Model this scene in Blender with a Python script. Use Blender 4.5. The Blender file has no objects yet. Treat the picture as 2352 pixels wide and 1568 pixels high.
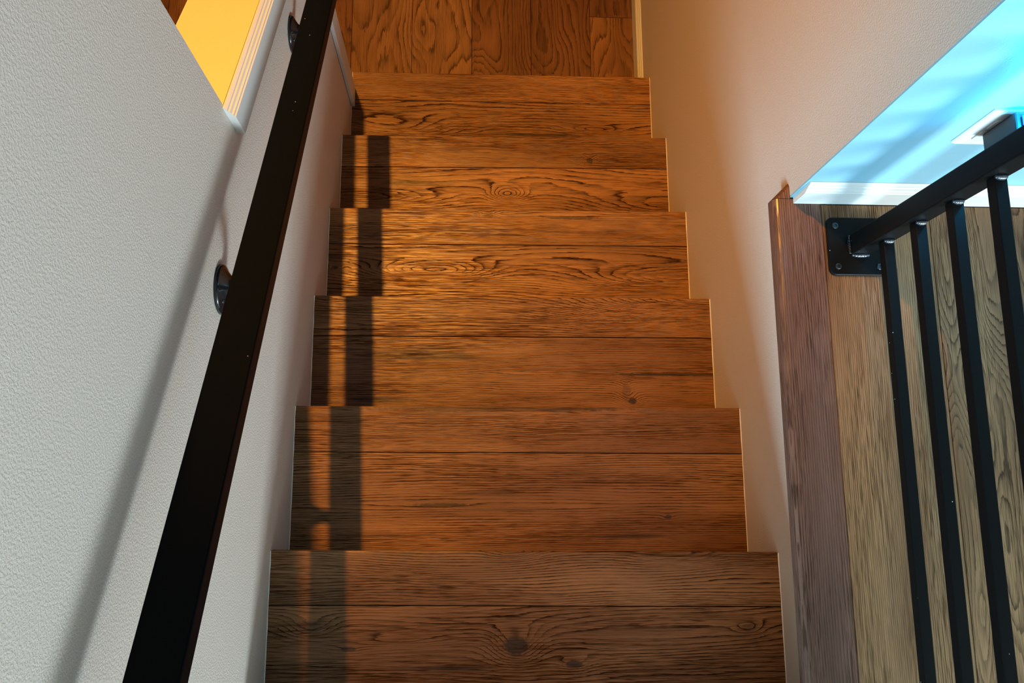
import bpy, bmesh, math, random
from mathutils import Vector, Matrix

# ------------------------------------------------------------------ camera, light, exposure
sc = bpy.context.scene
col = sc.collection
sc.view_settings.view_transform = 'Standard'
sc.view_settings.look = 'None'
sc.view_settings.exposure = 0.0
sc.view_settings.gamma = 1.0
sc.view_settings.use_curve_mapping = False
sc.cycles.max_bounces = 6; sc.cycles.diffuse_bounces = 3; sc.cycles.glossy_bounces = 2

RISE, RUN = 0.1783, 0.3000
def nosing_z(y):                       # height of the line through the step noses
    return -RISE - RISE / RUN * y

cam_d = bpy.data.cameras.new('camera')
cam_d.sensor_width = 36.0
cam_d.lens = 1900.2 * 36.0 / 2352.0
cam_d.clip_start = 0.02
cam = bpy.data.objects.new('camera', cam_d)
col.objects.link(cam)
right = Vector((0.9980, -0.0057, 0.0629)); up = Vector((-0.0063, 0.9820, 0.1885)); fwd = Vector((0.0629, 0.1885, -0.9801))
M = Matrix((right, up, -fwd)).transposed().to_4x4()
M.translation = Vector((0.3618, 0.0972, 1.4885))
cam.matrix_world = M
sc.camera = cam

world = bpy.data.worlds.new('world'); sc.world = world
world.use_nodes = True
world.node_tree.nodes['Background'].inputs[0].default_value = (0.55, 0.8, 1.0, 1)
world.node_tree.nodes['Background'].inputs[1].default_value = 0.3

def area(name, loc, target, sx, sy, power, color):
    l = bpy.data.lights.new(name, 'AREA'); l.shape = 'RECTANGLE'; l.size = sx; l.size_y = sy
    l.energy = power; l.color = color
    o = bpy.data.objects.new(name, l); col.objects.link(o)
    o.location = loc
    o.rotation_euler = (Vector(target) - Vector(loc)).to_track_quat('-Z', 'Y').to_euler()
    return o
# daylight through the two windows of the upper storey, behind the camera
area('daylight_side', (3.35, -4.96, 1.50), (3.35, 0, 1.50), 1.4, 1.15, 600, (0.655, 0.85, 0.965))
area('daylight_hall', (-3.00, -4.96, 1.10), (-3.00, 0, 1.10), 1.5, 1.0, 800, (0.44, 0.77, 1.0))
# warm recessed ceiling lamp over the stairwell
lp = bpy.data.lights.new('stair_lamp_light', 'SPOT'); lp.energy = 650; lp.color = (1.0, 0.425, 0.06); lp.shadow_soft_size = 0.024
lp.spot_size = math.radians(64); lp.spot_blend = 0.85
lo = bpy.data.objects.new('stair_lamp_light', lp); col.objects.link(lo); lo.location = (-0.085, 1.70, 2.50)
lo.rotation_euler = (math.radians(-9.5), math.radians(-4), 0)

# ------------------------------------------------------------------ mesh helpers
def mesh_obj(name, bm, mat, parent=None, smooth=False):
    me = bpy.data.meshes.new(name)
    bmesh.ops.recalc_face_normals(bm, faces=bm.faces[:])
    bm.to_mesh(me); bm.free()
    if smooth:
        for p in me.polygons: p.use_smooth = True
    if mat: me.materials.append(mat)
    o = bpy.data.objects.new(name, me); col.objects.link(o)
    if parent:
        o.parent = parent
        o.matrix_parent_inverse = parent.matrix_world.inverted() if parent.type != 'EMPTY' else Matrix.Translation(-Vector(parent.location))
    return o
def empty(name, loc):
    o = bpy.data.objects.new(name, None); col.objects.link(o); o.location = loc; o.empty_display_size = 0.05
    return o
def tag(o, label=None, cat=None, group=None, kind=None):
    if label: o['label'] = label
    if cat: o['category'] = cat
    if group: o['group'] = group
    if kind: o['kind'] = kind
    return o
def add_hex(bm, c):                    # c: 8 corners, bottom ring then top ring
    v = [bm.verts.new(p) for p in c]
    for f in ((0,3,2,1),(4,5,6,7),(0,1,5,4),(1,2,6,5),(2,3,7,6),(3,0,4,7)):
        bm.faces.new([v[i] for i in f])
    return v
def box(bm, x0, x1, y0, y1, z0, z1):
    return add_hex(bm, [(x0,y0,z0),(x1,y0,z0),(x1,y1,z0),(x0,y1,z0),(x0,y0,z1),(x1,y0,z1),(x1,y1,z1),(x0,y1,z1)])
def bevel_all(bm, w, seg=1):
    bmesh.ops.bevel(bm, geom=bm.edges[:], offset=w, segments=seg, profile=0.5, affect='EDGES')
def bbox_obj(name, x0, x1, y0, y1, z0, z1, mat, parent=None, bev=0, seg=1):
    bm = bmesh.new(); box(bm, x0, x1, y0, y1, z0, z1)
    if bev: bevel_all(bm, bev, seg)
    return mesh_obj(name, bm, mat, parent)
def loft(bm, rings, cap=True):         # rings: lists of points of equal length
    vs = [[bm.verts.new(p) for p in r] for r in rings]
    n = len(rings[0])
    for a, b in zip(vs, vs[1:]):
        for i in range(n):
            j = (i + 1) % n
            bm.faces.new((a[i], a[j], b[j], b[i]))
    if cap:
        bm.faces.new(vs[0][::-1]); bm.faces.new(vs[-1])
def tube(bm, pts, rad, n=14):
    pts = [Vector(p) for p in pts]; rings = []
    for i, p in enumerate(pts):
        t = (pts[min(i+1, len(pts)-1)] - pts[max(i-1, 0)]).normalized()
        a = Vector((0, 1, 0)) if abs(t.y) < 0.9 else Vector((1, 0, 0))
        s = t.cross(a).normalized(); q = s.cross(t)
        rr = rad[i] if isinstance(rad, (list, tuple)) else rad
        rings.append([p + (s * math.cos(k*2*math.pi/n) + q * math.sin(k*2*math.pi/n)) * rr for k in range(n)])
    loft(bm, rings)

# ------------------------------------------------------------------ material helpers
class NT:
    def __init__(s, name):
        s.m = bpy.data.materials.new(name); s.m.use_nodes = True
        s.t = s.m.node_tree; s.n = s.t.nodes; s.b = s.n['Principled BSDF']
    def set(s, sock, v):
        if v is None: return
        if isinstance(v, (int, float)): sock.default_value = v
        elif isinstance(v, (tuple, list)): sock.default_value = tuple(v)
        else: s.t.links.new(v, sock)
    def math(s, op, a, b=None, c=None, clamp=False):
        x = s.n.new('ShaderNodeMath'); x.operation = op; x.use_clamp = clamp
        for i, v in enumerate((a, b, c)): s.set(x.inputs[i], v)
        return x.outputs[0]
    def comb(s, a, b, c):
        x = s.n.new('ShaderNodeCombineXYZ')
        for i, v in enumerate((a, b, c)): s.set(x.inputs[i], v)
        return x.outputs[0]
    def noise(s, vec, scale=1.0, detail=2.0, rough=0.5, dist=0.0):
        x = s.n.new('ShaderNodeTexNoise'); s.set(x.inputs['Vector'], vec)
        x.inputs['Scale'].default_value = scale; x.inputs['Detail'].default_value = detail
        x.inputs['Roughness'].default_value = rough; x.inputs['Distortion'].default_value = dist
        return x.outputs['Fac']
    def sstep(s, v, lo, hi, a=0.0, b=1.0):
        x = s.n.new('ShaderNodeMapRange'); x.interpolation_type = 'SMOOTHSTEP'
        s.set(x.inputs[0], v); x.inputs[1].default_value = lo; x.inputs[2].default_value = hi
        x.inputs[3].default_value = a; x.inputs[4].default_value = b
        return x.outputs[0]
    def mix(s, f, a, b):
        x = s.n.new('ShaderNodeMix'); x.data_type = 'RGBA'
        s.set(x.inputs[0], f); s.set(x.inputs[6], a if not isinstance(a, tuple) else a + (1,)); s.set(x.inputs[7], b if not isinstance(b, tuple) else b + (1,))
        return x.outputs[2]
    def pos(s):
        g = s.n.new('ShaderNodeNewGeometry'); x = s.n.new('ShaderNodeSeparateXYZ')
        s.t.links.new(g.outputs['Position'], x.inputs[0])
        return g.outputs['Position'], x.outputs[0], x.outputs[1], x.outputs[2]
    def bump(s, h, strength, dist):
        x = s.n.new('ShaderNodeBump'); x.inputs['Strength'].default_value = strength; x.inputs['Distance'].default_value = dist
        s.set(x.inputs['Height'], h); s.t.links.new(x.outputs[0], s.b.inputs['Normal'])

def wood(name, axis, seed, mid=(0.175, 0.075, 0.028), light=(0.34, 0.165, 0.070), dark=(0.016, 0.0065, 0.003),
         amp=13.0, fu=1.5, fv=8.0, K=60.0, knots=(), lines=0.95, streak=0.66, rough=0.36, pores=1.0):
    """plain-sawn oak: growth rings cut along the board, pores, mineral streaks and knots.
    knots: (u, v, radius_u, radius_v, ring_count, darkness) in metres along / across the grain"""
    w = NT(name)
    P, X, Y, Z = w.pos()
    u, v = (X, Y) if axis == 'x' else (Y, w.math('SUBTRACT', X, Z))
    def stretched(a, b, sd): return w.comb(w.math('MULTIPLY', u, a), w.math('MULTIPLY', v, b), w.math('ADD', w.math('MULTIPLY', Z, 0.3), sd))
    n1 = w.noise(stretched(fu, fv, seed), 1, 1.5, 0.45)
    n2 = w.noise(stretched(5.0, 60.0, seed + 11.3), 1, 2.0, 0.6)
    field = w.math('ADD', w.math('MULTIPLY', n1, amp * 3.2), w.math('MULTIPLY', n2, 0.9))
    field = w.math('ADD', field, w.math('MULTIPLY', v, K * 1.7))
    core = wob = None
    for (ku, kv, ru, rv, cnt, dk) in knots:
        du = w.math('DIVIDE', w.math('SUBTRACT', u, ku), ru); dv = w.math('DIVIDE', w.math('SUBTRACT', v, kv), rv)
        q = w.math('ADD', w.math('MULTIPLY', du, du), w.math('MULTIPLY', dv, dv))
        g = w.math('EXPONENT', w.math('MULTIPLY', q, -1.0))
        field = w.math('ADD', field, w.math('MULTIPLY', g, cnt))
        if dk > 0:
            if wob is None: wob = w.math('MULTIPLY', w.math('SUBTRACT', w.noise(P, 90.0, 2.0), 0.5), 0.35)
            c = w.math('MULTIPLY', w.sstep(w.math('ADD', q, wob), 0.34, 0.12), min(dk, 1.0), clamp=True)
            core = c if core is None else w.math('MAXIMUM', core, c)
    jit = w.noise(stretched(40.0, 500.0, seed + 2.2), 1, 1.0, 0.5)
    field = w.math('ADD', field, w.math('MULTIPLY', jit, 0.35))
    saw = w.math('FRACT', field)
    line = w.math('MULTIPLY', w.sstep(saw, 0.64, 0.93), w.sstep(saw, 1.0, 0.95))
    soft = w.sstep(saw, 0.05, 0.95)
    brk = w.sstep(w.noise(stretched(8.0, 40.0, seed + 3.1), 1, 2, 0.6), 0.32, 0.60)
    line = w.math('MULTIPLY', w.math('MULTIPLY', line, brk), lines, clamp=True)
    pore = w.sstep(w.noise(stretched(22.0, 760.0, seed + 5.7), 1, 1.0, 0.5), 0.52, 0.66)
    fib = w.noise(stretched(6.5, 420.0, seed + 9.9), 1, 2.0, 0.6)
    pore2 = w.sstep(fib, 0.48, 0.64)
    pmask = w.sstep(w.noise(stretched(2.0, 16.0, seed + 15.0), 1, 2.0, 0.5), 0.35, 0.62, 0.25 * pores, pores)
    tone = w.sstep(w.noise(stretched(1.3, 7.0, seed + 21.0), 1, 3.0, 0.55), 0.33, 0.68)
    stk = w.sstep(w.noise(stretched(1.6, 22.0, seed + 31.0), 1, 2.0, 0.5), streak, streak + 0.08)
    c = w.mix(tone, mid, light)
    c = w.mix(w.math('MULTIPLY', soft, 0.45), c, tuple(0.50 * k for k in mid))
    c = w.mix(w.math('MULTIPLY', w.math('MULTIPLY', pore2, pmask), 0.48), c, dark)
    c = w.mix(w.math('MULTIPLY', w.math('MULTIPLY', pore, pmask), 0.72), c, dark)
    c = w.mix(line, c, dark)
    c = w.mix(w.math('MULTIPLY', stk, 0.7), c, tuple(0.9 * k for k in dark))
    if core is not None: c = w.mix(core, c, (0.030, 0.016, 0.010))
    w.set(w.b.inputs['Base Color'], c)
    gap = w.math('MAXIMUM', line, w.math('MULTIPLY', w.math('MAXIMUM', pore, pore2), pmask))
    w.set(w.b.inputs['Specular IOR Level'], w.math('MULTIPLY', w.math('SUBTRACT', 1.0, gap, clamp=True), 0.34))
    w.set(w.b.inputs['Roughness'], w.math('ADD', rough, w.math('MULTIPLY', gap, 0.3)))
    h = w.math('ADD', w.math('MULTIPLY', pore, -0.5), w.math('MULTIPLY', pore2, -0.4))
    w.bump(h, 0.45, 0.0006)
    return w.m

def paint(name, colr, rough=0.46, tex=1.0, spec=0.5):
    """orange-peel textured wall paint"""
    w = NT(name); P, X, Y, Z = w.pos()
    w.set(w.b.inputs['Base Color'], colr + (1,)); w.b.inputs['Roughness'].default_value = rough
    w.b.inputs['Specular IOR Level'].default_value = spec
    if tex:
        a = w.sstep(w.noise(P, 320.0, 2.0, 0.5, 0.4), 0.36, 0.66)
        b = w.noise(P, 60.0, 1.0, 0.5)
        w.bump(w.math('ADD', a, w.math('MULTIPLY', b, 0.25)), 0.33 * tex, 0.0012)
    return w.m

def plain(name, colr, rough=0.4, metal=0.0, spec=0.5, emit=None, es=0):
    w = NT(name)
    w.b.inputs['Base Color'].default_value = colr + (1,); w.b.inputs['Roughness'].default_value = rough
    w.b.inputs['Metallic'].default_value = metal; w.b.inputs['Specular IOR Level'].default_value = spec
    if emit:
        w.b.inputs['Emission Color'].default_value = emit + (1,); w.b.inputs['Emission Strength'].default_value = es
    return w.m

def black_paint(name, rough=0.42, base=(0.0014, 0.0016, 0.0018), spec=0.06):
    """satin black coated steel with a few dust specks"""
    w = NT(name); P, X, Y, Z = w.pos()
    vo = w.n.new('ShaderNodeTexVoronoi'); vo.inputs['Scale'].default_value = 55.0; vo.inputs['Randomness'].default_value = 1.0
    w.set(vo.inputs['Vector'], P)
    sp = w.math('LESS_THAN', vo.outputs['Distance'], 0.045)
    sepc = w.n.new('ShaderNodeSeparateColor'); w.t.links.new(vo.outputs['Color'], sepc.inputs[0])
    sp = w.math('MULTIPLY', sp, w.math('GREATER_THAN', sepc.outputs[0], 0.72))
    c = w.mix(sp, base, (0.55, 0.53, 0.5))
    w.set(w.b.inputs['Base Color'], c)
    w.set(w.b.inputs['Roughness'], w.math('ADD', rough - 0.05, w.math('MULTIPLY', w.noise(P, 40.0, 2), 0.1)))
    w.b.inputs['Specular IOR Level'].default_value = spec
    return w.m

M_wall = paint('greige_wall_paint', (0.56, 0.468, 0.395))
M_white = paint('white_wall_paint', (0.42, 0.36, 0.30), tex=0.25)
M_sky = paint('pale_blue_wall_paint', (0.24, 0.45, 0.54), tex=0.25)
M_trim = plain('white_trim_paint', (0.62, 0.60, 0.56), 0.4)
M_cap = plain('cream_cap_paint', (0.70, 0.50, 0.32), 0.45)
M_ceil = paint('ceiling_paint', (0.42, 0.37, 0.31), tex=0.5)
M_caulk = plain('caulk', (0.70, 0.64, 0.56), 0.6)
M_black = black_paint('black_coated_steel')
M_rail = black_paint('black_railing_steel', 0.42, (0.0045, 0.0045, 0.0045), 0.09)
M_gloss = plain('black_gloss_enamel', (0.008, 0.008, 0.009), 0.18)
M_weld = plain('weld_bead_metal', (0.16, 0.18, 0.21), 0.22, 0.85)
M_screw = plain('dark_screw_steel', (0.05, 0.055, 0.06), 0.32, 0.8)
M_sub = plain('subfloor', (0.05, 0.035, 0.025), 0.8)
M_plast = plain('white_plastic', (0.82, 0.83, 0.82), 0.35)
M_bplast = plain('black_plastic', (0.018, 0.020, 0.022), 0.4)
M_blue = plain('blue_led_lens', (0.02, 0.10, 0.6), 0.3, emit=(0.02, 0.16, 1.0), es=2.5)
M_glass = plain('window_frame_white', (0.8, 0.8, 0.8), 0.4)

# ------------------------------------------------------------------ the shell
ZL = -7 * RISE            # lower floor
CEIL = 2.62
def prism(name, poly, axis, a, b, mat, parent=None):
    """extrude a polygon along an axis; poly in the other two coordinates"""
    bm = bmesh.new()
    mk = {'x': lambda p, t: (t, p[0], p[1]), 'y': lambda p, t: (p[0], t, p[1]), 'z': lambda p, t: (p[0], p[1], t)}[axis]
    loft(bm, [[mk(p, a) for p in poly], [mk(p, b) for p in poly]])
    return mesh_obj(name, bm, mat, parent)
YC = 0.690                # where the full-height left wall stops
YK = 1.440                # where the knee wall stops
KT = 0.883                # knee wall top over the nosing line
ZB = ZL - 0.06
tag(bbox_obj('wall_left', -0.123, 0.0, -0.43, YC, ZB, CEIL, M_wall), 'pale textured stairwell wall carrying the black handrail', kind='structure')
o = prism('wall_knee', [(YC + .0005, ZB), (YK, ZB), (YK, nosing_z(YK) + KT - .010), (YC + .0005, nosing_z(YC) + KT - .010)], 'x', -0.123, -0.0005, M_wall)
tag(o, 'sloping knee wall beyond the full-height stairwell wall', kind='structure')
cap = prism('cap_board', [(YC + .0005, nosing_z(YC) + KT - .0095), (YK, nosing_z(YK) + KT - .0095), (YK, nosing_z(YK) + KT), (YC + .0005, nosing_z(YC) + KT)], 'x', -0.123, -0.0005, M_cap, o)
o = prism('wall_right', [(-0.52, ZB), (4.4, ZB), (4.4, CEIL), (0.6755, CEIL), (0.6755, -0.031), (-0.52, -0.031)], 'x', 1.0, 1.10, M_wall)
tag(o, 'textured stairwell wall on the open floor side', kind='structure')
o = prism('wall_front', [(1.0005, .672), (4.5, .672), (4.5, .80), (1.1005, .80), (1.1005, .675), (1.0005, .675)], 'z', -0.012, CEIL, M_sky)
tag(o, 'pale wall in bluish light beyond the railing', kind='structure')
tag(bbox_obj('ceiling', -4.6, 4.6, -5.2, 4.5, CEIL + .001, CEIL + .1, M_ceil), 'white ceiling', kind='structure')
tag(bbox_obj('wall_east', 4.501, 4.6, -5.2, .80, -.3, CEIL, M_white), 'side wall of the upper room', kind='structure')
tag(bbox_obj('wall_far', -3.4, 1.10, 4.401, 4.5, ZB, CEIL, M_wall), 'far wall of the lower hall', kind='structure')
tag(bbox_obj('wall_west', -3.5, -3.401, -.53, 4.5, ZB, CEIL, M_wall), 'outer wall of the lower hall', kind='structure')
tag(bbox_obj('wall_lower_end', -3.4, -.1235, -.53, -.43, ZB, CEIL, M_wall), 'end wall of the lower hall', kind='structure')
# back wall with two window openings
bm = bmesh.new()
WA, WB = (-3.78, -2.22, 0.50, 1.80), (2.61, 4.09, 0.90, 2.10)
for (x0, x1, z0, z1) in ((-4.5, WA[0], -.3, CEIL), (WA[0], WA[1], -.3, WA[2]), (WA[0], WA[1], WA[3], CEIL), (WA[1], WB[0], -.3, CEIL),
                         (WB[0], WB[1], -.3, WB[2]), (WB[0], WB[1], WB[3], CEIL), (WB[1], 4.5, -.3, CEIL)):
    box(bm, x0, x1, -5.2, -5.001, z0, z1)
tag(mesh_obj('wall_back', bm, M_white), 'back wall of the upper storey with two windows', kind='structure')
for n, (x0, x1, z0, z1) in enumerate((WA, WB)):
    bm = bmesh.new(); t = .04
    box(bm, x0, x0+t, -5.15, -5.05, z0, z1); box(bm, x1-t, x1, -5.15, -5.05, z0, z1)
    box(bm, x0+t, x1-t, -5.15, -5.05, z0, z0+t); box(bm, x0+t, x1-t, -5.15, -5.05, z1-t, z1)
    tag(mesh_obj('window_%d' % (n+1), bm, M_glass), 'white window frame behind the viewer', kind='structure')

# ---- boards and planks
random.seed(4)
def plank_mesh(name, x0, x1, y0, y1, zt, th, mat, parent):
    g = .0006
    bm = bmesh.new(); b = .0009
    rings = []
    for (d, z) in ((0, zt - th), (0, zt - b), (b, zt)):
        rings.append([(x0+g+d, y0+g+d, z), (x1-g-d, y0+g+d, z), (x1-g-d, y1-g-d, z), (x0+g+d, y1-g-d, z)])
    loft(bm, rings)
    return mesh_obj(name, bm, mat, parent)

# lower floor
fl = tag(bbox_obj('floor_lower', -3.4, 1.0, -.42, 4.4, ZL - .06, ZL - .0125, M_sub), 'brown wood plank floor at the foot of the stairs', kind='structure')
PW = 0.2155
xs = [0.183 - PW * k for k in range(8, 0, -1)] + [0.183, 0.398, 0.6125, 0.830, 0.999]
joint = {11: [1.84, 3.06], 10: [2.55], 9: [2.95], 8: [2.35], 7: [2.75]}
WL = [wood('lower_plank_wood_%d' % k, 'y', 40.0 + 13.7 * k, mid=mc, light=lc, amp=4.5 + 1.5 * (k % 3), fu=2.2, fv=6.0, K=12, lines=.70, pores=.5, streak=.68)
      for k, (mc, lc) in enumerate((((.16, .075, .030), (.23, .115, .050)), ((.115, .048, .020), (.17, .075, .032)), ((.135, .06, .026), (.19, .092, .04)),
                                    ((.105, .042, .018), (.15, .064, .028)), ((.135, .058, .022), (.20, .09, .036))))]
WL_pick = {7: 0, 8: 0, 9: 1, 10: 3, 11: 2}
for k in range(len(xs) - 1):
    ys = [1.487] + joint.get(k, [1.9 + .37 * (k % 4)]) + [4.39]
    if xs[k + 1] < -.12: ys[0] = 0.2
    elif xs[k] < 0: ys[0] = YK + .002
    for j in range(len(ys) - 1):
        m = WL[(WL_pick.get(k, k) + j * 2) % 5] if not (k == 11) else WL[4 if j == 0 else 3]
        plank_mesh('plank', xs[k], xs[k+1], ys[j], ys[j+1], ZL, .012, m, fl)

# upper floor and landing
fu_ = bmesh.new()
box(fu_, 1.1005, 4.5, -5.0, .6715, -.30, -.0125); box(fu_, -4.5, 1.1003, -5.0, -.53, -.30, -.0125)
fu_ = tag(mesh_obj('floor_upper', fu_, M_sub), 'brown wood plank floor of the upper storey beside the stairwell', kind='structure')
UP = [wood('upper_plank_wood_%d' % k, 'y', 7.0 + 9.1 * k, mid=(.18, .086, .036), light=(.33, .182, .084), dark=(.035, .020, .011), amp=[3, 11, 8, 10][k], fu=[.8, 2.0, 1.6, 2.4][k],
           fv=[3, 9, 8, 9][k], K=[150, 60, 60, 50][k], lines=[.5, .8, .75, .8][k]) for k in range(4)]
xu = [1.0605 + PW * k for k in range(9)]
for k in range(8):
    ys = [-3.2 + .3 * (k % 3), -1.35 + .31 * (k % 4), .659] if k else [-2.4, -.95, .659]
    for j in range(len(ys) - 1):
        plank_mesh('plank', xu[k], xu[k+1], ys[j], ys[j+1], 0, .012, UP[(k + j) % 4] if j < len(ys) - 2 else UP[k % 4], fu_)
tag(bbox_obj('wall_hall', -4.6, -4.501, -5.2, -.43, -.3, CEIL, M_white), 'side wall of the upper hall', kind='structure')
for k in range(-4, 5):
    plank_mesh('plank', .002 + .2115 * k, .002 + .2115 * (k + 1), -2.6, -.401 if k >= 0 else -.54, 0, .012, UP[k % 4], fu_)

# ------------------------------------------------------------------ staircase
st = tag(empty('staircase', (0.5, 1.5, ZL)), 'dark oak staircase going down between two pale walls', 'staircase')
NL = {0: (-.300, -.300, -.402, -.402), 1: (.0054, -.0081, -.0964, -.1121), 2: (.3049, .3008, .2043, .1973), 3: (.6001, .6009, .4981, .4981),
      4: (.8941, .8990, .7907, .7961), 5: (1.1922, 1.2042, 1.0896, 1.1019), 6: (1.4990, 1.5060, 1.3990, 1.4055)}
kn_nose = {1: [(.80, -.02, .10, .02, 3, 0), (.47, .0, .05, .02, 3, 0), (.985, .0, .05, .03, 4, 0)],
           2: [(.45, .2985, .60, .014, 1, .65)],
           3: [(1.03, .600, .34, .075, 15, 0), (.16, .600, .18, .03, 5, 0)],
           4: [(.44, .880, .03, .018, 2, .35), (.67, .8755, .16, .010, 1, .7)],
           5: [(.7585, 1.124, .020, .020, 3, .9), (.25, 1.185, .10, .03, 4, 0)],
           6: [(.3, 1.50, .2, .03, 3, 0)]}
kn_tread = {1: [(.473, -.177, .048, .034, 6, .9), (.586, -.2125, .032, .016, 2, .8), (.081, -.137, .05, .024, 4, .5), (.155, -.178, .030, .010, 1, .8), (.25, -.165, .12, .014, 3, 0), (.93, -.15, .03, .014, 2, .4)],
            2: [(.320, .0877, .13, .009, 1, .85), (.824, .059, .018, .010, 1, .8), (.48, .078, .30, .010, 1, .35)],
            3: [(.889, .4045, .30, .0075, 1, .9), (.776, .360, .022, .050, 2, .35), (.791, .338, .022, .016, 2, 1.0), (.50, .402, .10, .006, 1, .35)],
            4: [(.2875, .7165, .17, .030, 9, 0), (1.02, .704, .30, .035, 10, 0), (.02, .722, .02, .01, 2, .5)],
            5: [(.5025, 1.009, .052, .028, 5.5, .12), (.05, .990, .26, .035, 8, 0), (.98, .975, .30, .050, 9, 0)],
            6: [(.8055, 1.311, .09, .012, 3, 0), (.6081, 1.2877, .30, .009, 1, .85), (.14, 1.290, .20, .05, 7, 0)]}
def quad_board(name, yl0, yr0, yl1, yr1, zt, th, mat, nose=0.0):
    """board across the stairs; y*0 front edge (downhill), y*1 back edge, ends at the two walls"""
    x0, x1 = .0012, .9988
    bm = bmesh.new(); b = .0012
    prof = [(0, -th), (0, -max(b, nose)), (max(b, nose) * .3, -max(b, nose) * .3), (max(b, nose), 0)]
    rl, rr = [], []
    for d, z in prof:
        rl.append((x0, yl0 - d, zt + z)); rr.append((x1, yr0 - d, zt + z))
    for d, z in ((b * .8, 0), (0, -b * .8), (0, -th)):
        rl.append((x0, yl1 + d, zt + z)); rr.append((x1, yr1 + d, zt + z))
    loft(bm, [rl, rr])
    return mesh_obj(name, bm, mat, st)
tones = [((.158, .068, .025), (.295, .145, .060)), ((.166, .072, .025), (.31, .15, .060)), ((.172, .073, .025), (.32, .152, .059)), ((.158, .067, .024), (.295, .142, .056))]
for i, (yl, yr, sl, sr) in NL.items():
    z = -i * RISE
    mc, lc = tones[i % 4]
    mN = wood('nosing_wood_%d' % i, 'x', 3.3 + 17.1 * i, mid=mc, light=lc, amp=[5, 4.5, 4, 3.2, 4, 4.5, 4][i], fu=1.5, fv=9.0, K=[100, 110, 140, 72, 140, 120, 130][i], knots=kn_nose.get(i, ()))
    quad_board('stair_nosing', yl, yr, sl + .0008, sr + .0008, z, .024, mN, nose=.0025)
    if i >= 1:
        mc, lc = tones[(i + 1) % 4]
        mT = wood('tread_wood_%d' % i, 'x', 8.9 + 23.3 * i, mid=mc, light=lc, amp=[5, 5.5, 3.5, 3.5, 3.2, 3.0, 3.5][i], fu=1.3, fv=8.0, K=[60, 70, 110, 130, 58, 52, 70][i], knots=kn_tread.get(i, ()))
        pl, pr = NL[i - 1][0], NL[i - 1][1]
        quad_board('tread_board', sl - .0008, sr - .0008, pl - .024, pr - .024, z, .016, mT)
    mR = wood('riser_wood_%d' % i, 'x', 5.1 + 11.9 * i)
    bm = bmesh.new(); zb = -(i + 1) * RISE + (.001 if i < 6 else .0005)
    add_hex(bm, [(.0012, yl-.024, zb), (.9988, yr-.024, zb), (.9988, yr-.012, zb), (.0012, yl-.012, zb),
                 (.0012, yl-.024, z-.0245), (.9988, yr-.024, z-.0245), (.9988, yr-.012, z-.0245), (.0012, yl-.012, z-.0245)])
    mesh_obj('riser_board', bm, mR, st)
    # thin painted caulk bead where the boards meet the walls
    if i >= 1:
        for s, x, yf, yb in ((1, .0, yl, NL[i-1][0] - .024), (-1, 1.0, yr, NL[i-1][1] - .024)):
            bm = bmesh.new(); n = 14; rings = []
            rnd = random.Random(i * 7 + s)
            for k in range(n + 1):
                y = yf - .001 + (yb - yf) * k / n; w_ = .0012 + rnd.random() * .0009
                rings.append([(x + s*.0002, y, z - .004), (x + s*w_, y, z + .0002), (x + s*w_*.6, y, z + w_*.5), (x + s*.0002, y, z + w_*1.1)])
            loft(bm, rings); mesh_obj('caulk_bead', bm, M_caulk, st)

# ------------------------------------------------------------------ trims and baseboards
BT, BH = .0125, .083
bprof = [(0, 0), (BT, 0), (BT, .055), (BT-.0018, .0575), (BT-.0018, .0615), (BT-.0040, .0640), (BT-.0052, .0700), (BT-.0075, .0725), (BT-.0075, .0765), (BT-.0095, .0805), (.0015, BH), (0, BH)]
# upper baseboard on the front wall
prism('baseboard_front', [(.6719 - d, h + .0005) for d, h in bprof], 'x', 1.0058, 4.49, M_trim)
tag(bpy.data.objects['baseboard_front'], 'white moulded baseboard under the bluish wall', kind='structure')
prism('baseboard_right', [(.9999 - d, ZL + .0005 + h * 1.06) for d, h in bprof], 'y', 1.489, 4.39, M_trim)
tag(bpy.data.objects['baseboard_right'], 'cream moulded baseboard on the lower hall wall', kind='structure')
# sloping trim along the top of the knee wall, both sides (profile stands vertical, ends cut plumb)
def slope_trim(name, x0, s, label):
    bm = bmesh.new(); k = 1.055
    rings = [[(x0 + s * (d + .0002), y, nosing_z(y) + KT - (BH - h) * k) for d, h in bprof] for y in (YC - .006, YK)]
    loft(bm, rings); return tag(mesh_obj(name, bm, M_trim), label, kind='structure')
slope_trim('trim_1', 0.0, 1, 'white moulded trim sloping along the top of the knee wall')
slope_trim('trim_2', -.123, -1, 'moulded trim on the far side of the knee wall')
# casing at the end of the knee wall, standing on the lowest tread
o = bbox_obj('trim_3', .0003, .0112, 1.3735, YK, -6*RISE + .0006, nosing_z(YK) + KT - BH*1.06 - .002, M_trim, bev=.0012)
tag(o, 'cream end casing at the foot of the knee wall', kind='structure')
# reddish nosing along the edge of the upper floor, with a mitred return at the wall corner
MN = wood('edge_nosing_wood', 'y', 91.0, mid=(.125, .062, .042), light=(.21, .112, .080), dark=(.035, .018, .013), amp=3, fu=.7, fv=5, K=120, lines=.5, rough=.24)
def nose_profile(x):
    R = .011; pr = []
    for k in range(7):
        a = math.pi * (1 - k / 6 * .5)
        pr.append((x + R + R * math.cos(a), .0005 - R + R * math.sin(a)))
    return pr
en = tag(empty('trim_4', (.99, .2, -.03)), 'reddish wood nosing along the edge of the upper floor', kind='structure')
pr = [(.9666, -.028)] + nose_profile(.9666) + [(1.0595, .0005), (1.0600, 0), (1.0600, -.0118), (1.000, -.0118), (.9995, -.028)]
bm = bmesh.new()
loft(bm, [[(x, y, z) for x, z in pr] for y in (-.30, .6685)]); mesh_obj('nosing_board', bm, MN, en)
bm = bmesh.new()                         # mitred return piece
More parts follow.
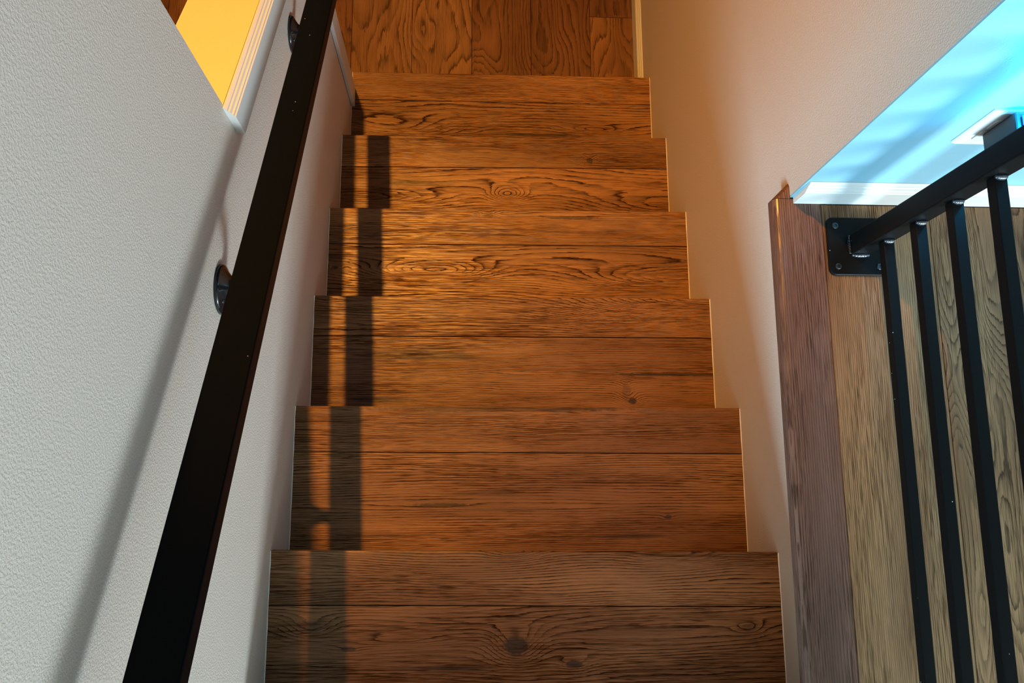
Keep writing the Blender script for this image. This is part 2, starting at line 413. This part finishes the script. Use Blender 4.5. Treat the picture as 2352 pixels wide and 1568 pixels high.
a0 = [(x, .6695, z) for x, z in pr[:8]]; R_ = []
for (x, z) in pr[:8]:
    R_.append((.9997, .6695 + (.9997 - x), z))
va = [bm.verts.new(p) for p in a0]; vb = [bm.verts.new(p) for p in R_]
for k in range(7): bm.faces.new((va[k], va[k+1], vb[k+1], vb[k]))
e0 = bm.verts.new((.9997, .6695, -.028)); e1 = bm.verts.new((.9997, .6695, .0005))
bm.faces.new([va[k] for k in range(8)] + [e1, e0]); bm.faces.new([vb[7], e1, va[7]]); bm.faces.new([va[0], e0, vb[0]])
bm.faces.new([vb[k] for k in range(7, -1, -1)] + [e0, e1])
mesh_obj('mitred_return', bm, MN, en)

# ------------------------------------------------------------------ handrail on the left wall
RX, RW, RH, RZ = .0700, .0545, .027, .770     # centre, width, height, top over the nosing line
hr = tag(empty('handrail', (0.0, .413, nosing_z(.413) + .675)), 'black flat steel handrail sloping down along the left wall', 'handrail')
sl = math.atan2(RISE, RUN)
def slope_box(name, yc0, yc1, x0, x1, o0, o1, mat, parent, bev):
    """box running down the stairs; o0..o1 vertical offset over the nosing line"""
    bm = bmesh.new()
    add_hex(bm, [(x0, yc0, nosing_z(yc0)+o0), (x1, yc0, nosing_z(yc0)+o0), (x1, yc1, nosing_z(yc1)+o0), (x0, yc1, nosing_z(yc1)+o0),
                 (x0, yc0, nosing_z(yc0)+o1), (x1, yc0, nosing_z(yc0)+o1), (x1, yc1, nosing_z(yc1)+o1), (x0, yc1, nosing_z(yc1)+o1)])
    bevel_all(bm, bev, 2)
    return mesh_obj(name, bm, mat, parent)
slope_box('rail', -.42, 1.305, RX - RW/2, RX + RW/2, RZ - RH*1.16, RZ, M_black, hr, .0022)
for yc in (-.25, .413, 1.073):
    zc = nosing_z(yc) + .672
    bm = bmesh.new(); n = 28
    prof = [(.0003, .0385), (.004, .0385), (.0062, .0372), (.0075, .034), (.0105, .0285), (.015, .0225), (.021, .0172), (.027, .0142), (.031, .0125)]
    rings = [[(x, yc + rr * math.cos(k*2*math.pi/n), zc + rr * math.sin(k*2*math.pi/n)) for k in range(n)] for x, rr in prof]
    loft(bm, rings)
    br = mesh_obj('bracket', bm, M_gloss, hr, smooth=True)
    zr = nosing_z(yc) + RZ - RH*1.16
    bm = bmesh.new()
    pts = [(.028, yc, zc)]
    for k in range(1, 9):
        a = k / 8 * math.pi / 2
        pts.append((.028 + .042 * math.sin(a), yc, zc + (zr - .004 - zc) * (1 - math.cos(a))))
    tube(bm, pts, [.0115 - .003 * k / 8 for k in range(9)])
    mesh_obj('arm', bm, M_gloss, br, smooth=True)
    slope_box('saddle', yc - .03, yc + .03, RX - .012, RX + .012, RZ - RH*1.16 - .0045, RZ - RH*1.16 - .0002, M_gloss, br, .001)
    bm = bmesh.new()
    bmesh.ops.create_uvsphere(bm, u_segments=12, v_segments=8, radius=.0045, matrix=Matrix.Translation((.0098, yc - .022, zc + .017)) @ Matrix.Scale(.5, 4, (1, 0, 0)))
    mesh_obj('screw', bm, M_screw, br, smooth=True)

# ------------------------------------------------------------------ guard railing on the upper floor
gr = tag(empty('guard_railing', (1.128, .575, 0)), 'black steel guard railing of level square bars on the upper floor', 'railing')
LEAN = .029
PX = 1.1275; PH = .019
def post(yc):
    bm = bmesh.new(); z0, z1 = .0065, .94
    c = []
    for z in (z0, z1):
        x = PX + LEAN * z
        c += [(x-PH, yc-PH, z), (x+PH, yc-PH, z), (x+PH, yc+PH, z), (x-PH, yc+PH, z)]
    add_hex(bm, c); bevel_all(bm, .0022, 2)
    mesh_obj('post', bm, M_rail, gr)
    # base plate with rounded corners
    bm = bmesh.new(); a, R = .0575, .0125; ol = []
    for cx, cy, st0 in ((1, 1, 0), (-1, 1, 90), (-1, -1, 180), (1, -1, 270)):
        for k in range(6):
            t = math.radians(st0 + k * 18)
            ol.append((cx * (a - R) + R * math.cos(t), cy * (a - R) + R * math.sin(t)))
    cxp = PX - .0045
    rings = [[(cxp + p[0]*f, yc - .002 + p[1]*f, z) for p in ol] for f, z in ((1, .0003), (1, .0050), (.975, .0064))]
    loft(bm, rings)
    pl = mesh_obj('base_plate', bm, M_rail, gr)
    for sx in (-1, 1):
        for sy in (-1, 1):
            x, y = cxp + sx * .0405, yc - .002 + sy * .0405
            bm = bmesh.new(); n = 16; rings = []
            for rr, z in ((.0062, .0060), (.0062, .0078), (.0050, .0088), (.0026, .0090), (.0022, .0074)):
                rings.append([(x + rr*math.cos(k*2*math.pi/n), y + rr*math.sin(k*2*math.pi/n), z) for k in range(n)])
            loft(bm, rings); mesh_obj('screw', bm, M_screw, pl, smooth=False)
def bead(p0, p1, rad, mat, parent, seed, push=(0, 0, 0)):
    """rippled weld bead from p0 to p1"""
    p0, p1 = Vector(p0), Vector(p1); bm = bmesh.new(); n = 18; rnd = random.Random(seed); pts, rads = [], []
    for k in range(n + 1):
        t = k / n
        pts.append(p0.lerp(p1, t) + Vector(push) * math.sin(math.pi * t))
        rads.append(max(.0006, rad * (math.sin(math.pi * (.08 + .84 * t)) ** .6) * (1 + .16 * math.sin(k * 2.4) + .08 * rnd.random())))
    tube(bm, pts, rads, 10)
    return mesh_obj('weld_bead', bm, mat, parent, smooth=True)
for yc in (.575, -.44): post(yc)
yf = .575 - PH
for k in range(9):
    zt = .1005 + .1005 * k; s = .0098
    xc = PX + .0045 + LEAN * (zt - s)
    bm = bmesh.new(); box(bm, xc - s, xc + s, -.44 + PH + .0005, yf - .0005, zt - 2*s, zt); bevel_all(bm, .0013, 2)
    b = mesh_obj('bar', bm, M_rail, gr)
    bead((xc - s*.95, yf - .0025, zt + .0012), (xc + s*.95, yf - .0025, zt + .0012), .0052, M_weld, b, k)
bead((PX - PH*.9, yf - .0015, .0085), (PX + PH*.9, yf - .0015, .0085), .0048, M_weld, gr, 31)
bead((PX - PH - .0015, yf + .001, .0085), (PX - PH - .0015, yf + 2*PH, .0085), .0042, M_gloss, gr, 32)
bm = bmesh.new(); box(bm, PX + LEAN*.95 - .0254, PX + LEAN*.95 + .0254, -.48, .615, .9405, .966); bevel_all(bm, .0022, 2)
mesh_obj('top_rail', bm, M_rail, gr)

# ------------------------------------------------------------------ wall outlet and plugged-in night light
ot = tag(empty('wall_outlet', (1.199, .6718, .3225)), 'white power outlet plate low on the bluish wall', 'outlet')
bm = bmesh.new(); loft(bm, [[(1.164+d, y, .2655+d), (1.234-d, y, .2655+d), (1.234-d, y, .3805-d), (1.164+d, y, .3805-d)] for d, y in ((0, .6716), (0, .6690), (.0035, .6655))])
mesh_obj('cover_plate', bm, M_plast, ot)
for zc in (.3035, .3425):
    bm = bmesh.new(); box(bm, 1.182, 1.216, .6638, .66545, zc - .0145, zc + .0145); bevel_all(bm, .0008)
    rc = mesh_obj('receptacle', bm, M_plast, ot)
bm = bmesh.new(); bmesh.ops.create_uvsphere(bm, u_segments=12, v_segments=6, radius=.003, matrix=Matrix.Translation((1.199, .6652, .323)))
mesh_obj('screw', bm, M_screw, ot)
nl_ = tag(empty('night_light', (1.212, .64, .309)), 'black plug-in night light glowing blue on the outlet', 'night light')
bm = bmesh.new(); box(bm, 1.187, 1.245, .632, .6634, .309, .388); bevel_all(bm, .003, 2); mesh_obj('body', bm, M_bplast, nl_)
bm = bmesh.new(); box(bm, 1.190, 1.242, .6225, .6317, .316, .382); bevel_all(bm, .003, 2); mesh_obj('lens', bm, M_blue, nl_)
bm = bmesh.new(); box(bm, 1.197, 1.231, .6395, .657, .3885, .392); bevel_all(bm, .001); mesh_obj('top_lens', bm, M_blue, nl_)
led = bpy.data.lights.new('night_light_led', 'POINT'); led.energy = 3.0; led.color = (0.0, 0.50, 1.0); led.shadow_soft_size = .01
lo2 = bpy.data.objects.new('night_light_led', led); col.objects.link(lo2); lo2.location = (1.216, .636, .412)

# ------------------------------------------------------------------ ceiling lamp that gives the warm light
cl = tag(empty('ceiling_lamp', (-.085, 1.70, CEIL)), 'small ceiling lamp above the stairwell', 'lamp')
bm = bmesh.new(); n = 24
loft(bm, [[(-.085 + rr*math.cos(k*2*math.pi/n), 1.70 + rr*math.sin(k*2*math.pi/n), z) for k in range(n)] for rr, z in ((.06, CEIL-.0005), (.06, CEIL-.02), (.045, CEIL-.03), (.025, CEIL-.04), (.02, CEIL-.075))])
mesh_obj('canopy', bm, M_black, cl, smooth=False)
bm = bmesh.new()
bmesh.ops.create_uvsphere(bm, u_segments=16, v_segments=10, radius=.019, matrix=Matrix.Translation((-.085, 1.70, CEIL - .088)))
mesh_obj('bulb', bm, plain('warm_bulb_glass', (0.9, 0.8, 0.6), 0.3, emit=(1.0, 0.45, 0.08), es=20), cl, smooth=True)
